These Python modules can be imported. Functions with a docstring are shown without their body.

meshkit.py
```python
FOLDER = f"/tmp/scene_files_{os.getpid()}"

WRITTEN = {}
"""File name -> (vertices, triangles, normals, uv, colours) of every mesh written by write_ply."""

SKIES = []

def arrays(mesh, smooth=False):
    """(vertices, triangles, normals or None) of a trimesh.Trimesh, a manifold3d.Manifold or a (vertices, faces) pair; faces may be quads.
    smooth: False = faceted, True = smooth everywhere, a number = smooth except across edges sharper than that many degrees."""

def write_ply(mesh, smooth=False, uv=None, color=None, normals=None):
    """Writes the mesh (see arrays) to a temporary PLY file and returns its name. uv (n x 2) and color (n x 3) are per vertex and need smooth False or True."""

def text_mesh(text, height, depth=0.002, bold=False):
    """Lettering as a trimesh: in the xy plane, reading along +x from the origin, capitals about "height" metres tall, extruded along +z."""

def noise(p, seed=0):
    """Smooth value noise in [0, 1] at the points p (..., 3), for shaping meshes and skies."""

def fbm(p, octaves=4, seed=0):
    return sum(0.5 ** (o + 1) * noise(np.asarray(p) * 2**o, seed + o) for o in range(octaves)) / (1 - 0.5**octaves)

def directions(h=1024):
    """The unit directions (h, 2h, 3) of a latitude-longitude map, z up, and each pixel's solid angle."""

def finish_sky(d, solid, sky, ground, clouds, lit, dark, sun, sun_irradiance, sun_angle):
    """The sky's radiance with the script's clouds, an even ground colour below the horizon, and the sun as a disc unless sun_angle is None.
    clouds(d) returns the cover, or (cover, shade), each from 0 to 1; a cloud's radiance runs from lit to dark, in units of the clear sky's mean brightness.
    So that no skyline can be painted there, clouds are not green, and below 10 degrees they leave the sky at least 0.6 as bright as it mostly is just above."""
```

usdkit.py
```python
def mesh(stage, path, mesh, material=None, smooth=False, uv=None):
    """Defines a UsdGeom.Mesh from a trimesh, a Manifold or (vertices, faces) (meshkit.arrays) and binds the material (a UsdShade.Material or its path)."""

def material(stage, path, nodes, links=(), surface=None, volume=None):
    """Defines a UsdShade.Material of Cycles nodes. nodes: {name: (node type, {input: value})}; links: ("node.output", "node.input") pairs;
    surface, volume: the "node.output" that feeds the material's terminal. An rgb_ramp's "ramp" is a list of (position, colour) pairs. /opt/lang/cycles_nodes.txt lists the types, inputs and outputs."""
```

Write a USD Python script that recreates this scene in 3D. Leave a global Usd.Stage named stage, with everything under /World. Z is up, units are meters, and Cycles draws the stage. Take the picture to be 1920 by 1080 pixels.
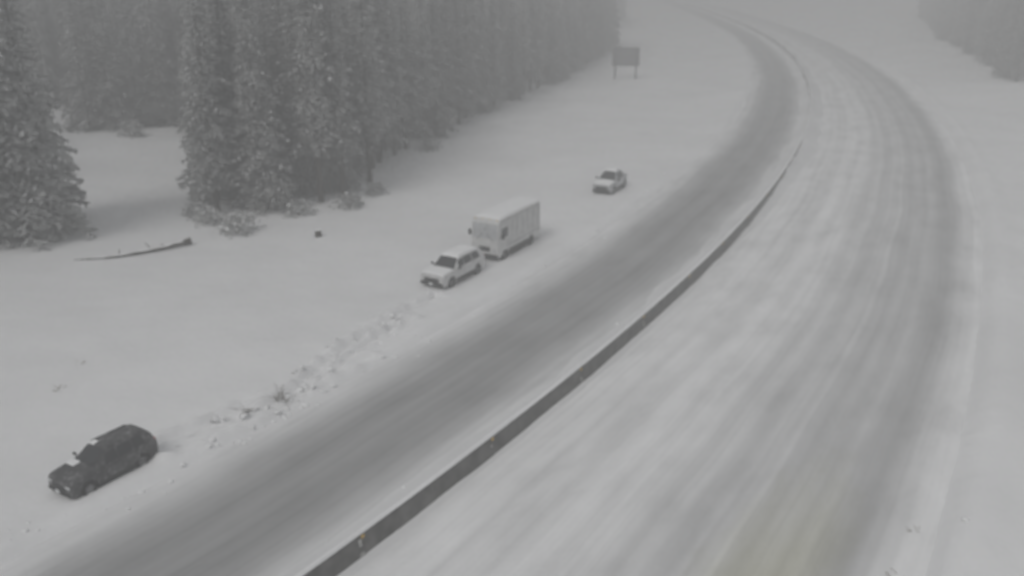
import math, random
import numpy as np, trimesh, manifold3d
from scipy.spatial import cKDTree
from scipy.interpolate import PchipInterpolator
from pxr import Usd, UsdGeom, UsdLux, UsdShade, Gf, Sdf, Vt
import usdkit, meshkit

stage = Usd.Stage.CreateInMemory()
UsdGeom.SetStageUpAxis(stage, UsdGeom.Tokens.z)
UsdGeom.SetStageMetersPerUnit(stage, 1.0)
world = UsdGeom.Xform.Define(stage, '/World')
stage.SetDefaultPrim(world.GetPrim())
UsdGeom.Scope.Define(stage, '/World/Looks')

# ------------------------------------------------------------------ camera
EXPOSURE = -0.52
PITCH = math.degrees(math.atan(600 / 1600))
cam = UsdGeom.Camera.Define(stage, '/World/camera')
cam.AddTranslateOp().Set(Gf.Vec3d(0, 0, 20))
cam.AddRotateXOp().Set(90 - PITCH)
cam.CreateHorizontalApertureAttr(36.0)
cam.CreateVerticalApertureAttr(20.25)
cam.CreateFocalLengthAttr(30.0)
cam.CreateClippingRangeAttr(Gf.Vec2f(0.1, 20000))
cam.CreateFStopAttr(1.6)
cam.CreateFocusDistanceAttr(4.0)
cam.CreateExposureAttr(EXPOSURE)

# ------------------------------------------------------------------ sky and sun (overcast)
SKY = 0.10
SUN = 0.38
sun_dir = np.array([-0.40, -0.55, 0.75]); sun_dir /= np.linalg.norm(sun_dir)
elev, rot = math.asin(sun_dir[2]), math.atan2(sun_dir[0], sun_dir[1])
sky_mat = usdkit.material(stage, '/World/Looks/overcast_sky', {
    'sky': ('sky_texture', {'sky_type': 'single_scattering', 'sun_disc': False, 'sun_elevation': elev, 'sun_rotation': rot}),
    'tc': ('texture_coordinate', {}),
    'n': ('noise_texture', {'scale': 2.2, 'detail': 4.0, 'roughness': 0.5}),
    'cr': ('rgb_ramp', {'ramp': [(0.25, (5.4, 5.5, 5.6)), (0.75, (7.0, 7.05, 7.1))]}),
    'mx': ('mix_color', {'fac': 0.94}),
    'bg': ('background_shader', {'strength': SKY})},
    [('tc.generated', 'n.vector'), ('n.fac', 'cr.fac'), ('sky.color', 'mx.a'), ('cr.color', 'mx.b'), ('mx.result', 'bg.color')],
    surface='bg.background')
dome = UsdLux.DomeLight.Define(stage, '/World/sky')
UsdShade.MaterialBindingAPI.Apply(dome.GetPrim()).Bind(sky_mat)
sun = UsdLux.DistantLight.Define(stage, '/World/sun')
sun.CreateIntensityAttr(SUN); sun.CreateAngleAttr(25.0); sun.CreateNormalizeAttr(True)
sun.CreateColorAttr(Gf.Vec3f(1.0, 0.98, 0.95))
sun.AddRotateXYZOp().Set(Gf.Vec3f(math.degrees(math.acos(sun_dir[2])), 0, math.degrees(math.atan2(sun_dir[0], -sun_dir[1]))))

# ------------------------------------------------------------------ helpers
def data(prim, label=None, cat=None, group=None, kind=None):
    p = prim.GetPrim() if hasattr(prim, 'GetPrim') else prim
    for k, v in (('label', label), ('category', cat), ('group', group), ('kind', kind)):
        if v:
            p.SetCustomDataByKey(k, v)
    return p

data(dome, 'even grey overcast winter sky', 'sky', None, 'structure')
_taken = {}
def numbered(parent, name):
    k = (str(parent), name)
    n = _taken.get(k, 0); _taken[k] = n + 1
    return f'{parent}/{name}' + (f'_{n:03d}' if n else '')

def path_of(x):
    return str(x.GetPath()) if hasattr(x, 'GetPath') else str(x)

def thing(name, loc=(0, 0, 0), rz=0.0, scale=(1, 1, 1), parent='/World', rx=0.0):
    x = UsdGeom.Xform.Define(stage, numbered(path_of(parent), name))
    x.AddTranslateOp().Set(Gf.Vec3d(*map(float, loc)))
    x.AddRotateZOp().Set(float(rz))
    if rx:
        x.AddRotateXOp().Set(float(rx))
    x.AddScaleOp().Set(Gf.Vec3f(*map(float, scale)))
    return x

def part(name, mesh, mat, parent, smooth=35, uv=None):
    return usdkit.mesh(stage, numbered(path_of(parent), name), mesh, mat, smooth, uv)

def copy_of(src, name, loc, rz, scale, label=None, group=None, cat=None):
    x = UsdGeom.Xform.Define(stage, numbered('/World', name))
    x.GetPrim().GetReferences().AddInternalReference(src.GetPath())
    x.GetPrim().SetInstanceable(True)
    x.ClearXformOpOrder()
    ops = [UsdGeom.XformOp(x.GetPrim().GetAttribute(a)) if x.GetPrim().GetAttribute(a) else None for a in ()]
    api = UsdGeom.XformCommonAPI
    t = x.GetPrim().CreateAttribute('xformOp:translate', Sdf.ValueTypeNames.Double3); t.Set(Gf.Vec3d(*map(float, loc)))
    r = x.GetPrim().CreateAttribute('xformOp:rotateZ', Sdf.ValueTypeNames.Float); r.Set(float(rz))
    s = x.GetPrim().CreateAttribute('xformOp:scale', Sdf.ValueTypeNames.Float3); s.Set(Gf.Vec3f(*map(float, scale)))
    x.GetXformOpOrderAttr().Set(Vt.TokenArray(['xformOp:translate', 'xformOp:rotateZ', 'xformOp:scale']))
    data(x, label, cat, group)
    return x

def box(sx, sy, sz, c=(0, 0, 0), bevel=0.0):
    if bevel:
        b = bevel
        pts = [(i * (sx / 2 - b * (a != 0)), j * (sy / 2 - b * (a != 1)), k * (sz / 2 - b * (a != 2)))
               for i in (-1, 1) for j in (-1, 1) for k in (-1, 1) for a in range(3)]
        m = trimesh.convex.convex_hull(np.array(pts))
    else:
        m = trimesh.creation.box((sx, sy, sz))
    m.apply_translation(c)
    return m

cat_ = trimesh.util.concatenate

def tube(p0, p1, r0, r1=None, n=6):
    r1 = r0 if r1 is None else r1
    p0, p1 = np.asarray(p0, float), np.asarray(p1, float)
    d = p1 - p0; L = np.linalg.norm(d); d = d / L
    a = np.cross(d, [0, 0, 1.0]); a = a / np.linalg.norm(a) if np.linalg.norm(a) > 1e-3 else np.array([1.0, 0, 0])
    b = np.cross(d, a)
    t = np.linspace(0, 2 * np.pi, n, endpoint=False)
    ring = np.cos(t)[:, None] * a + np.sin(t)[:, None] * b
    v = np.vstack([p0 + ring * r0, p1 + ring * r1, [p0], [p1]])
    f = []
    for i in range(n):
        j = (i + 1) % n
        f += [(i, n + i, n + j), (i, n + j, j), (2 * n, i, j), (2 * n + 1, n + j, n + i)]
    return trimesh.Trimesh(v, f, process=False)

def polytube(pts, radii, n=7):
    return cat_([tube(pts[i], pts[i + 1], radii[i], radii[i + 1], n) for i in range(len(pts) - 1)])

def simple(name, col, rough=0.6, metal=0.0, noise=0.15, scale=3.0, bump=0.0, coat=0.0):
    c0 = tuple(np.clip(np.array(col) * (1 - noise), 0, 1)); c1 = tuple(np.clip(np.array(col) * (1 + noise), 0, 1))
    nodes = {'tc': ('texture_coordinate', {}),
             'n': ('noise_texture', {'scale': scale, 'detail': 4.0}),
             'r': ('rgb_ramp', {'ramp': [(0.3, c0), (0.7, c1)]}),
             'p': ('principled_bsdf', {'roughness': rough, 'metallic': metal, 'coat_weight': coat})}
    links = [('tc.object', 'n.vector'), ('n.fac', 'r.fac'), ('r.color', 'p.base_color')]
    if bump:
        nodes['b'] = ('bump', {'strength': 0.6, 'distance': bump})
        links += [('n.fac', 'b.height'), ('b.normal', 'p.normal')]
    return usdkit.material(stage, '/World/Looks/' + name, nodes, links, surface='p.BSDF')

# ------------------------------------------------------------------ materials
SNOW_A = 0.80
def snow_mat(name, lo, hi):
    return usdkit.material(stage, '/World/Looks/' + name, {
        'g': ('geometry', {}),
        'n': ('noise_texture', {'scale': 0.09, 'detail': 5.0, 'roughness': 0.55}),
        'n2': ('noise_texture', {'scale': 2.4, 'detail': 5.0, 'roughness': 0.6}),
        'r': ('rgb_ramp', {'ramp': [(0.3, (lo, lo, lo * 1.005)), (0.65, (hi, hi, hi * 1.005))]}),
        'b': ('bump', {'strength': 0.5, 'distance': 0.06}),
        'p': ('principled_bsdf', {'roughness': 0.75, 'specular_ior_level': 0.2})},
        [('g.position', 'n.vector'), ('g.position', 'n2.vector'), ('n.fac', 'r.fac'), ('r.color', 'p.base_color'),
         ('n2.fac', 'b.height'), ('b.normal', 'p.normal')], surface='p.BSDF')
snow = snow_mat('snow', 0.75, 0.83)
snow_car = snow_mat('settled_snow', 0.78, 0.84)
tree_snow = snow_mat('snow_on_boughs', 0.56, 0.68)
dirty_snow = snow_mat('plowed_snow', 0.66, 0.76)

def road_mat(name, d0, d1, ramp, tint=None, streak=0.14):
    """Packed snow and slush; st holds (metres across, metres along)."""
    nodes = {
        'uv': ('uvmap', {'attribute': 'st'}),
        'sx': ('separate_xyz', {}),
        'wob_v': ('combine_xyz', {}), 'ws': ('math', {'math_type': 'multiply', 'value2': 0.035}),
        'wn': ('noise_texture', {'scale': 1.0, 'detail': 2.0}),
        'wm': ('math', {'math_type': 'multiply_add', 'value2': 1.5, 'value3': -0.75}),
        'du': ('math', {'math_type': 'add'}),
        'm': ('map_range', {'from_min': d0, 'from_max': d1, 'to_min': 0.0, 'to_max': 1.0, 'clamp': True}),
        'r': ('rgb_ramp', {'ramp': ramp}),
        # long streaks left by tyres
        'su': ('math', {'math_type': 'multiply', 'value2': 2.6}), 'sv': ('math', {'math_type': 'multiply', 'value2': 0.03}),
        'sc': ('combine_xyz', {}), 'sn': ('noise_texture', {'scale': 1.0, 'detail': 4.0, 'roughness': 0.62}),
        'sr': ('rgb_ramp', {'ramp': [(0.3, (1 - 1.0 * streak,) * 3), (0.5, (1.0,) * 3), (0.72, (1 + 0.65 * streak,) * 3)]}),
        # broad patches
        'pu': ('math', {'math_type': 'multiply', 'value2': 0.45}), 'pv': ('math', {'math_type': 'multiply', 'value2': 0.16}),
        'pc': ('combine_xyz', {}), 'pn': ('noise_texture', {'scale': 1.0, 'detail': 5.0, 'roughness': 0.6}),
        'pr': ('rgb_ramp', {'ramp': [(0.28, (0.84,) * 3), (0.5, (1.0,) * 3), (0.72, (1.11,) * 3)]}),
        'x1': ('mix_color', {'blend_type': 'multiply', 'fac': 1.0}), 'x2': ('mix_color', {'blend_type': 'multiply', 'fac': 1.0}),
        'gp': ('geometry', {}), 'fn': ('noise_texture', {'scale': 5.0, 'detail': 4.0}),
        'b1': ('bump', {'strength': 0.5, 'distance': 0.03}), 'b2': ('bump', {'strength': 0.5, 'distance': 0.04}),
        'p': ('principled_bsdf', {'roughness': 0.6, 'specular_ior_level': 0.25})}
    links = [('uv.UV', 'sx.vector'), ('sx.y', 'ws.value1'), ('ws.value', 'wob_v.x'), ('wob_v.vector', 'wn.vector'), ('wn.fac', 'wm.value1'),
             ('sx.x', 'du.value1'), ('wm.value', 'du.value2'), ('du.value', 'm.value'), ('m.result', 'r.fac'),
             ('du.value', 'su.value1'), ('sx.y', 'sv.value1'), ('su.value', 'sc.x'), ('sv.value', 'sc.y'), ('sc.vector', 'sn.vector'), ('sn.fac', 'sr.fac'),
             ('sx.x', 'pu.value1'), ('sx.y', 'pv.value1'), ('pu.value', 'pc.x'), ('pv.value', 'pc.y'), ('pc.vector', 'pn.vector'), ('pn.fac', 'pr.fac'),
             ('r.color', 'x1.a'), ('sr.color', 'x1.b'), ('x1.result', 'x2.a'), ('pr.color', 'x2.b'),
             ('gp.position', 'fn.vector'), ('fn.fac', 'b1.height'), ('sn.fac', 'b2.height'), ('b1.normal', 'b2.normal'), ('b2.normal', 'p.normal')]
    last = 'x2.result'
    if tint:      # a yellowish sanded stain: centre (across, along), half sizes, colour
        (tu, tv), (hu, hv), tc = tint
        nodes.update({
            'tm': ('mapping', {'mapping_type': 'point', 'location': (-tu / hu, -tv / hv, 0), 'scale': (1 / hu, 1 / hv, 1)}),
            'tl': ('vector_math', {'math_type': 'length'}),
            'tn': ('math', {'math_type': 'multiply_add', 'value2': 0.9, 'value3': -0.45}), 'ta': ('math', {'math_type': 'add'}),
            'tr': ('map_range', {'from_min': 1.1, 'from_max': 0.4, 'to_min': 0.0, 'to_max': 0.75, 'clamp': True}),
            'tx': ('mix_color', {'blend_type': 'multiply', 'b': tc})})
        links += [('uv.UV', 'tm.vector'), ('tm.vector', 'tl.vector1'), ('tl.value', 'ta.value1'), ('pn.fac', 'tn.value1'), ('tn.value', 'ta.value2'),
                  ('ta.value', 'tr.value'), ('tr.result', 'tx.fac'), (last, 'tx.a')]
        last = 'tx.result'
    links.append((last, 'p.base_color'))
    return usdkit.material(stage, '/World/Looks/' + name, nodes, links, surface='p.BSDF')

def g(*pairs):
    return [(p, (v, v, v * 1.003)) for p, v in pairs]
# across from -11.5 to 0
L0, L1 = -11.5, 0.0
slush_left = road_mat('slush_lane', L0, L1, g(*[((d - L0) / (L1 - L0), v) for d, v in
    [(-11.5, .80), (-10.2, .77), (-9.0, .66), (-8.0, .47), (-7.0, .35), (-6.2, .32), (-5.2, .35), (-4.2, .31), (-3.2, .35), (-2.4, .45), (-1.6, .62), (-0.7, .72), (0, .72)]]))
R0, R1 = 0.0, 19.0
slush_right = road_mat('packed_snow_lanes', R0, R1, g(*[((d - R0) / (R1 - R0), v) for d, v in
    [(0, .77), (1.4, .78), (2.6, .78), (3.0, .72), (3.4, .77), (4.1, .71), (4.7, .70), (5.2, .78), (5.9, .78), (6.3, .71), (6.8, .76), (7.5, .73), (8.0, .63), (8.5, .62), (8.9, .67), (9.4, .56), (9.9, .55), (10.3, .62), (11.0, .57), (11.12, .63), (11.26, .63), (11.4, .54), (12.0, .49), (12.6, .55), (13.2, .50), (13.8, .55), (14.4, .46), (15.0, .42), (15.6, .51), (16.2, .66), (17.0, .79), (19, .80)]]),
    tint=((12.9, 34.0), (2.6, 14.0), (0.98, 0.97, 0.76)), streak=0.085)

simple_slush = simple('slush_on_concrete', (.34, .338, .33), .7, noise=.25, scale=5)
concrete = simple('wet_concrete', (0.10, 0.098, 0.094), 0.55, noise=0.45, scale=1.6, bump=0.012)
joint_mat = simple('barrier_end_steel', (0.10, 0.10, 0.10), 0.5)
amber = simple('amber_reflector', (0.55, 0.36, 0.08), 0.35)
bark = simple('bark', (0.055, 0.048, 0.042), 0.9, noise=0.4, scale=6, bump=0.02)
needle_nodes = lambda c0, c1: ({
    'oi': ('object_info', {}), 'g': ('geometry', {}), 'n': ('noise_texture', {'scale': 0.6, 'detail': 3.0}),
    'r': ('rgb_ramp', {'ramp': [(0.3, c0), (0.7, c1)]}),
    'v': ('map_range', {'from_min': 0.0, 'from_max': 1.0, 'to_min': 0.75, 'to_max': 1.3}),
    'h': ('hsv', {}), 'p': ('principled_bsdf', {'roughness': 0.75, 'specular_ior_level': 0.2}), 't': ('translucent_bsdf', {}), 'm': ('mix_closure', {'fac': 0.25})},
    [('g.position', 'n.vector'), ('n.fac', 'r.fac'), ('oi.random', 'v.value'), ('v.result', 'h.value'), ('r.color', 'h.color'), ('h.color', 'p.base_color'), ('h.color', 't.color'),
     ('p.BSDF', 'm.closure1'), ('t.BSDF', 'm.closure2')])
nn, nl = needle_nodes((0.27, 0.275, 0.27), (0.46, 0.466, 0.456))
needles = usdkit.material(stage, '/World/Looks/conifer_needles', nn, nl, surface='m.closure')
twig_mat = simple('bare_twig', (0.15, 0.135, 0.12), 0.9)
dead_grass = simple('dead_grass', (0.30, 0.28, 0.24), 0.9)
glass_dark = usdkit.material(stage, '/World/Looks/car_glass', {
    'f': ('fresnel', {'IOR': 1.3}), 'gl': ('glossy_bsdf', {'color': (0.9, 0.92, 0.95), 'roughness': 0.04}),
    'd': ('principled_bsdf', {'base_color': (0.012, 0.013, 0.015), 'roughness': 0.3}), 'm': ('mix_closure', {})},
    [('f.fac', 'm.fac'), ('d.BSDF', 'm.closure1'), ('gl.BSDF', 'm.closure2')], surface='m.closure')
glass_frost = simple('frosted_glass', (0.44, 0.45, 0.46), 0.5, noise=0.12, scale=2.5)
rubber = simple('tyre_rubber', (0.022, 0.022, 0.022), 0.85)
rim_mat = simple('alloy_rim', (0.32, 0.32, 0.33), 0.35, metal=0.7)
plastic = simple('black_trim', (0.025, 0.025, 0.026), 0.6)
chrome = simple('grille_metal', (0.35, 0.35, 0.36), 0.3, metal=0.9)
lens = simple('headlight_lens', (0.55, 0.56, 0.57), 0.12, coat=1.0)
red_lens = simple('tail_lens', (0.30, 0.02, 0.02), 0.2, coat=1.0)
plate_mat = simple('licence_plate', (0.62, 0.63, 0.64), 0.5)
paint_dark = usdkit.material(stage, '/World/Looks/charcoal_paint', {
    'tc': ('texture_coordinate', {}), 'n': ('noise_texture', {'scale': 5.5, 'detail': 6.0, 'roughness': 0.7}), 'n2': ('noise_texture', {'scale': 1.1, 'detail': 2.0}),
    'a': ('math', {'math_type': 'multiply_add', 'value2': 0.35}),
    'r': ('rgb_ramp', {'ramp': [(0.0, (0.026, 0.026, 0.028)), (0.66, (0.036, 0.036, 0.038)), (0.80, (0.15, 0.15, 0.152)), (0.95, (0.45, 0.45, 0.455))]}),
    'p': ('principled_bsdf', {'roughness': 0.5, 'coat_weight': 0.12, 'coat_roughness': 0.2})},
    [('tc.object', 'n.vector'), ('tc.object', 'n2.vector'), ('n2.fac', 'a.value1'), ('n.fac', 'a.value3'), ('a.value', 'r.fac'), ('r.color', 'p.base_color')], surface='p.BSDF')
paint_white = simple('white_paint', (0.52, 0.52, 0.52), 0.35, noise=0.08, coat=0.5)
paint_silver = simple('silver_paint', (0.36, 0.37, 0.38), 0.35, noise=0.1, coat=0.5)
paint_van = simple('pale_van_paint', (0.58, 0.58, 0.575), 0.45, noise=0.1)
sign_alu = simple('sign_back_aluminium', (0.20, 0.20, 0.205), 0.6, noise=0.12, scale=1.5)
trim_grey = simple('pale_trim', (0.40, 0.40, 0.40), 0.5)
steel = simple('galvanised_steel', (0.13, 0.13, 0.135), 0.5, metal=0.3)

# ------------------------------------------------------------------ road line (left edge of the bend; d > 0 is right of the barrier)
DS = 0.5
def _line():
    s = np.arange(-160, 900, DS)
    k = np.where(s < 0, 0.00333, np.where(s < 200, 0.00333 + (0.00128 - 0.00333) * s / 200, 0.00128 + (0.0 - 0.00128) * np.clip((s - 200) / 260, 0, 1)))
    h = -np.cumsum(k) * DS
    i0 = np.searchsorted(s, 0)
    h = h - h[i0] + 0.70585
    x = np.cumsum(np.sin(h)) * DS; y = np.cumsum(np.cos(h)) * DS
    return s, x - x[i0] - 25.305, y - y[i0], h
LS, LX, LY, LH = _line()
_tree = cKDTree(np.stack([LX, LY], 1))
def at(s, d=0.0):
    i = np.interp(s, LS, np.arange(len(LS))); h = np.interp(s, LS, LH)
    return np.interp(s, LS, LX) + d * np.cos(h), np.interp(s, LS, LY) - d * np.sin(h), h
def lateral(x, y):
    p = np.stack([np.ravel(x), np.ravel(y)], 1)
    _, i = _tree.query(p)
    d = (p[:, 0] - LX[i]) * np.cos(LH[i]) - (p[:, 1] - LY[i]) * np.sin(LH[i])
    s = LS[i] + (p[:, 0] - LX[i]) * np.sin(LH[i]) + (p[:, 1] - LY[i]) * np.cos(LH[i])
    return d.reshape(np.shape(x)), s.reshape(np.shape(x))
def sstep(a, b, x):
    t = np.clip((x - a) / (b - a), 0, 1); return t * t * (3 - 2 * t)
RUTS = [((-14.4, 34.3), (-12.6, 35.9), (-11.3, 37.4), (-10.6, 40.0), (-9.6, 43.2), (-7.6, 47.4), (-5.0, 51.5)),
        ((-12.3, 33.2), (-11.1, 35.4), (-10.7, 37.6), (-9.4, 41.0), (-8.1, 44.4), (-6.2, 47.6)),
        ((-10.9, 36.6), (-10.0, 35.6), (-9.4, 34.6))]
for o_ in (-.72, .72):
    RUTS.append(tuple((-17.0 + .60 * t + o_ * .80 + .010 * t * t, 30.75 + .80 * t - o_ * .60) for t in (2.4, 4, 6, 8.5, 11, 13.5)))
def _rut_pts():
    out = []
    for r in RUTS:
        r = np.array(r); t = np.arange(len(r))
        tt = np.linspace(0, len(r) - 1, 90)
        out.append(np.stack([PchipInterpolator(t, r[:, 0])(tt), PchipInterpolator(t, r[:, 1])(tt)], 1))
    return np.vstack(out)
_rut = cKDTree(_rut_pts())
def ground_z(x, y):
    x, y = np.asarray(x, float), np.asarray(y, float)
    d, s = lateral(x, y)
    P = np.stack([x, y, np.zeros_like(x)], -1)
    n1, n2, n3 = meshkit.fbm(P / 9.0, 3, 3), meshkit.fbm(P / 1.7, 3, 9), meshkit.fbm(P / 40.0, 3, 17)
    z = 0.30 * (n1 - 0.5) + 0.13 * (n2 - 0.5)
    z = z + (n3 - 0.5) * 1.2 * sstep(16, 40, -d) + (n3 - 0.5) * 1.5 * sstep(24, 60, d)
    z = z + 0.015 * np.clip(-d - 18, 0, 30) + 0.035 * np.clip(-d - 48, 0, 120)
    z = z + 0.04 * np.clip(d - 20, 0, 30) + 0.04 * np.clip(d - 50, 0, 100)
    ridge = meshkit.fbm(np.stack([d * 0.5, s / 3.0, 0 * s], -1), 3, 31)
    z = z + (0.08 + 0.20 * ridge) * np.exp(-((d + 10.9) / 0.8) ** 2)
    z = z + (0.30 + 0.35 * ridge) * np.exp(-((d - 18.6) / 1.1) ** 2)
    pocket = sstep(-10.5, -9.5, d) * (1 - sstep(17.0, 18.0, d))
    z = z * (1 - pocket) + 0.09 * (1 - pocket) - 0.20 * pocket
    rd, _ = _rut.query(np.stack([x.ravel(), y.ravel()], 1)); rd = rd.reshape(x.shape)
    cl = meshkit.fbm(P / 0.55, 2, 77)
    q = -0.30 * np.exp(-(rd / 0.26) ** 2) * (0.5 + cl) + 0.20 * np.exp(-((rd - 0.5) / 0.24) ** 2) * cl * 1.6 + 0.5 * (cl - 0.5) * np.exp(-(rd / 0.9) ** 2)
    z = z + q * (1 - sstep(-11.2, -9.9, d))
    return z
def gz(x, y):
    return float(ground_z(np.array([x]), np.array([y]))[0])

# ------------------------------------------------------------------ setting: ground, roads
def axis(core, lo, hi):
    a = list(core); st = a[-1] - a[-2]
    while a[-1] < hi: st *= 1.13; a.append(a[-1] + st)
    st = a[1] - a[0]; b = []
    v = a[0]
    while v > lo: st *= 1.13; v -= st; b.append(v)
    return np.array(b[::-1] + a)
cx = np.concatenate([np.arange(-56, -24, 0.6), np.arange(-24, 16, 0.22), np.arange(16, 72, 0.6)])
cy = np.concatenate([np.arange(12, 24, 0.5), np.arange(24, 62, 0.22), np.arange(62, 150, 0.6)])
ax, ay = axis(cx, -3500, 3500), axis(cy, -1500, 5000)
def grid_faces(n, m):
    i = np.arange(n - 1)[:, None] * m + np.arange(m - 1)[None]
    i = i.ravel()
    return np.vstack([np.stack([i, i + m, i + m + 1], 1), np.stack([i, i + m + 1, i + 1], 1)])
GX, GY = np.meshgrid(ax, ay, indexing='ij')
GZ = ground_z(GX, GY)
gm = usdkit.mesh(stage, '/World/snowy_ground', (np.stack([GX, GY, GZ], -1).reshape(-1, 3), grid_faces(len(ax), len(ay))), snow, 180)
data(gm, 'smooth snow-covered ground on both sides of the highway', 'snow ground', None, 'structure')

s_ax = np.concatenate([np.arange(-100, 10, 2.5), np.arange(10, 110, 0.5), np.arange(110, 260, 1.5), np.arange(260, 860, 5.0)])
def road(name, d0, d1, step, mat, label, tracks):
    dd = np.arange(d0, d1 + 1e-6, step)
    S, D = np.meshgrid(s_ax, dd, indexing='ij')
    x, y, h = at(S, D)
    z = 0.0 + 0.05 * (meshkit.fbm(np.stack([D * 1.3, S / 5.0, 0 * S], -1), 3, 5) - 0.5) + 0.03 * (meshkit.fbm(np.stack([x, y, 0 * x], -1) / 0.9, 2, 8) - 0.5)
    for t, dep in tracks:
        z = z - dep * np.exp(-((D - t + 0.4 * (meshkit.noise(np.stack([S / 30, 0 * S, 0 * S], -1), 2) - .5)) / 0.28) ** 2)
    uv = np.stack([D, S], -1).reshape(-1, 2)
    f = grid_faces(len(s_ax), len(dd))[:, ::-1]
    m = usdkit.mesh(stage, '/World/' + name, (np.stack([x, y, z], -1).reshape(-1, 3), f), mat, 180, uv)
    data(m, label, 'road', None, 'structure')
road('road', -11.2, -0.02, 0.28, slush_left, 'slush-darkened carriageway between the parked vehicles and the median barrier', [(-7.4, .05), (-5.8, .05), (-4.2, .05), (-2.7, .04)])
road('road_001', 0.02, 18.6, 0.31, slush_right, 'wide snow-packed carriageway with tyre tracks right of the median barrier', [(4.4, .04), (6.1, .03), (8.6, .05), (10.9, .05), (12.4, .04), (14.9, .06)])

# ------------------------------------------------------------------ air
# ------------------------------------------------------------------ median barrier
rnd = random.Random(4)
bar = thing('median_barrier')
data(bar, 'long dark concrete median barrier curving between the two snowy carriageways', 'barrier')
PROF = [(-0.30, 0.0), (-0.30, 0.08), (-0.17, 0.30), (-0.10, 0.84), (-0.08, 0.87), (0.08, 0.87), (0.10, 0.84), (0.17, 0.30), (0.30, 0.08), (0.30, 0.0)]
SEG = 4.1
def sweep(s0, s1, prof, n, dz=0.0, jit=0.0):
    ss = np.linspace(s0, s1, n); k = len(prof); v = []
    for j, s in enumerate(ss):
        for (a, b) in prof:
            x, y, h = at(s, a)
            v.append((x, y, b + dz + (jit * rnd.uniform(-1, 1) if b > 0.02 else 0)))
    f = []
    for i in range(n - 1):
        for j in range(k):
            q = (j + 1) % k
            f += [(i * k + j, (i + 1) * k + q, (i + 1) * k + j), (i * k + j, i * k + q, (i + 1) * k + q)]
    for j in range(1, k - 1):
        f += [(0, j + 1, j), ((n - 1) * k, (n - 1) * k + j, (n - 1) * k + j + 1)]
    m = trimesh.Trimesh(np.array(v), f, process=False)
    m.fix_normals()
    return m
k = 0; s = 8.0; first_mark = 35.6
while s < 255:
    part('barrier_segment', sweep(s + 0.012, s + SEG - 0.012, PROF, 4, -0.04 + rnd.uniform(-0.012, 0.012)), concrete, bar, 30)
    if k % 2 == 1:
        x, y, h = at(s + SEG, 0.0)
        b = cat_([box(0.05, 0.16, 0.14, (0.115, 0, 0.70), 0.01), box(0.03, 0.12, 0.12, (0.15, 0, 0.71), 0.01)])
        b.apply_transform(trimesh.transformations.rotation_matrix(-h, (0, 0, 1))); b.apply_translation((x, y, 0))
        part('reflector', b, amber, bar, 30)
        pk = []
        for q in ((0, 1), (1, 2), (0, 2, 3), (2,))[k // 2 % 4]:
            zq = .10 + .16 * q; ms_ = trimesh.creation.icosphere(subdivisions=1, radius=.055 + .05 * rnd.random()); ms_.vertices *= np.array([.55, 1.5 - .15 * q, 1.0])
            ms_.apply_translation((.27 - .04 * q if q < 2 else .155 - .012 * (q - 2), rnd.uniform(-.06, .06) - .15, zq)); pk.append(ms_)
        pk = cat_(pk); pk.apply_transform(trimesh.transformations.rotation_matrix(-h, (0, 0, 1))); pk.apply_translation((x, y, 0))
        data(part('packed_snow', pk, simple_slush, bar, 180), kind='stuff')
    s += SEG; k += 1
part('barrier_far_end', sweep(s, s + 300, PROF, 60, -0.04), concrete, bar, 30)
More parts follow.
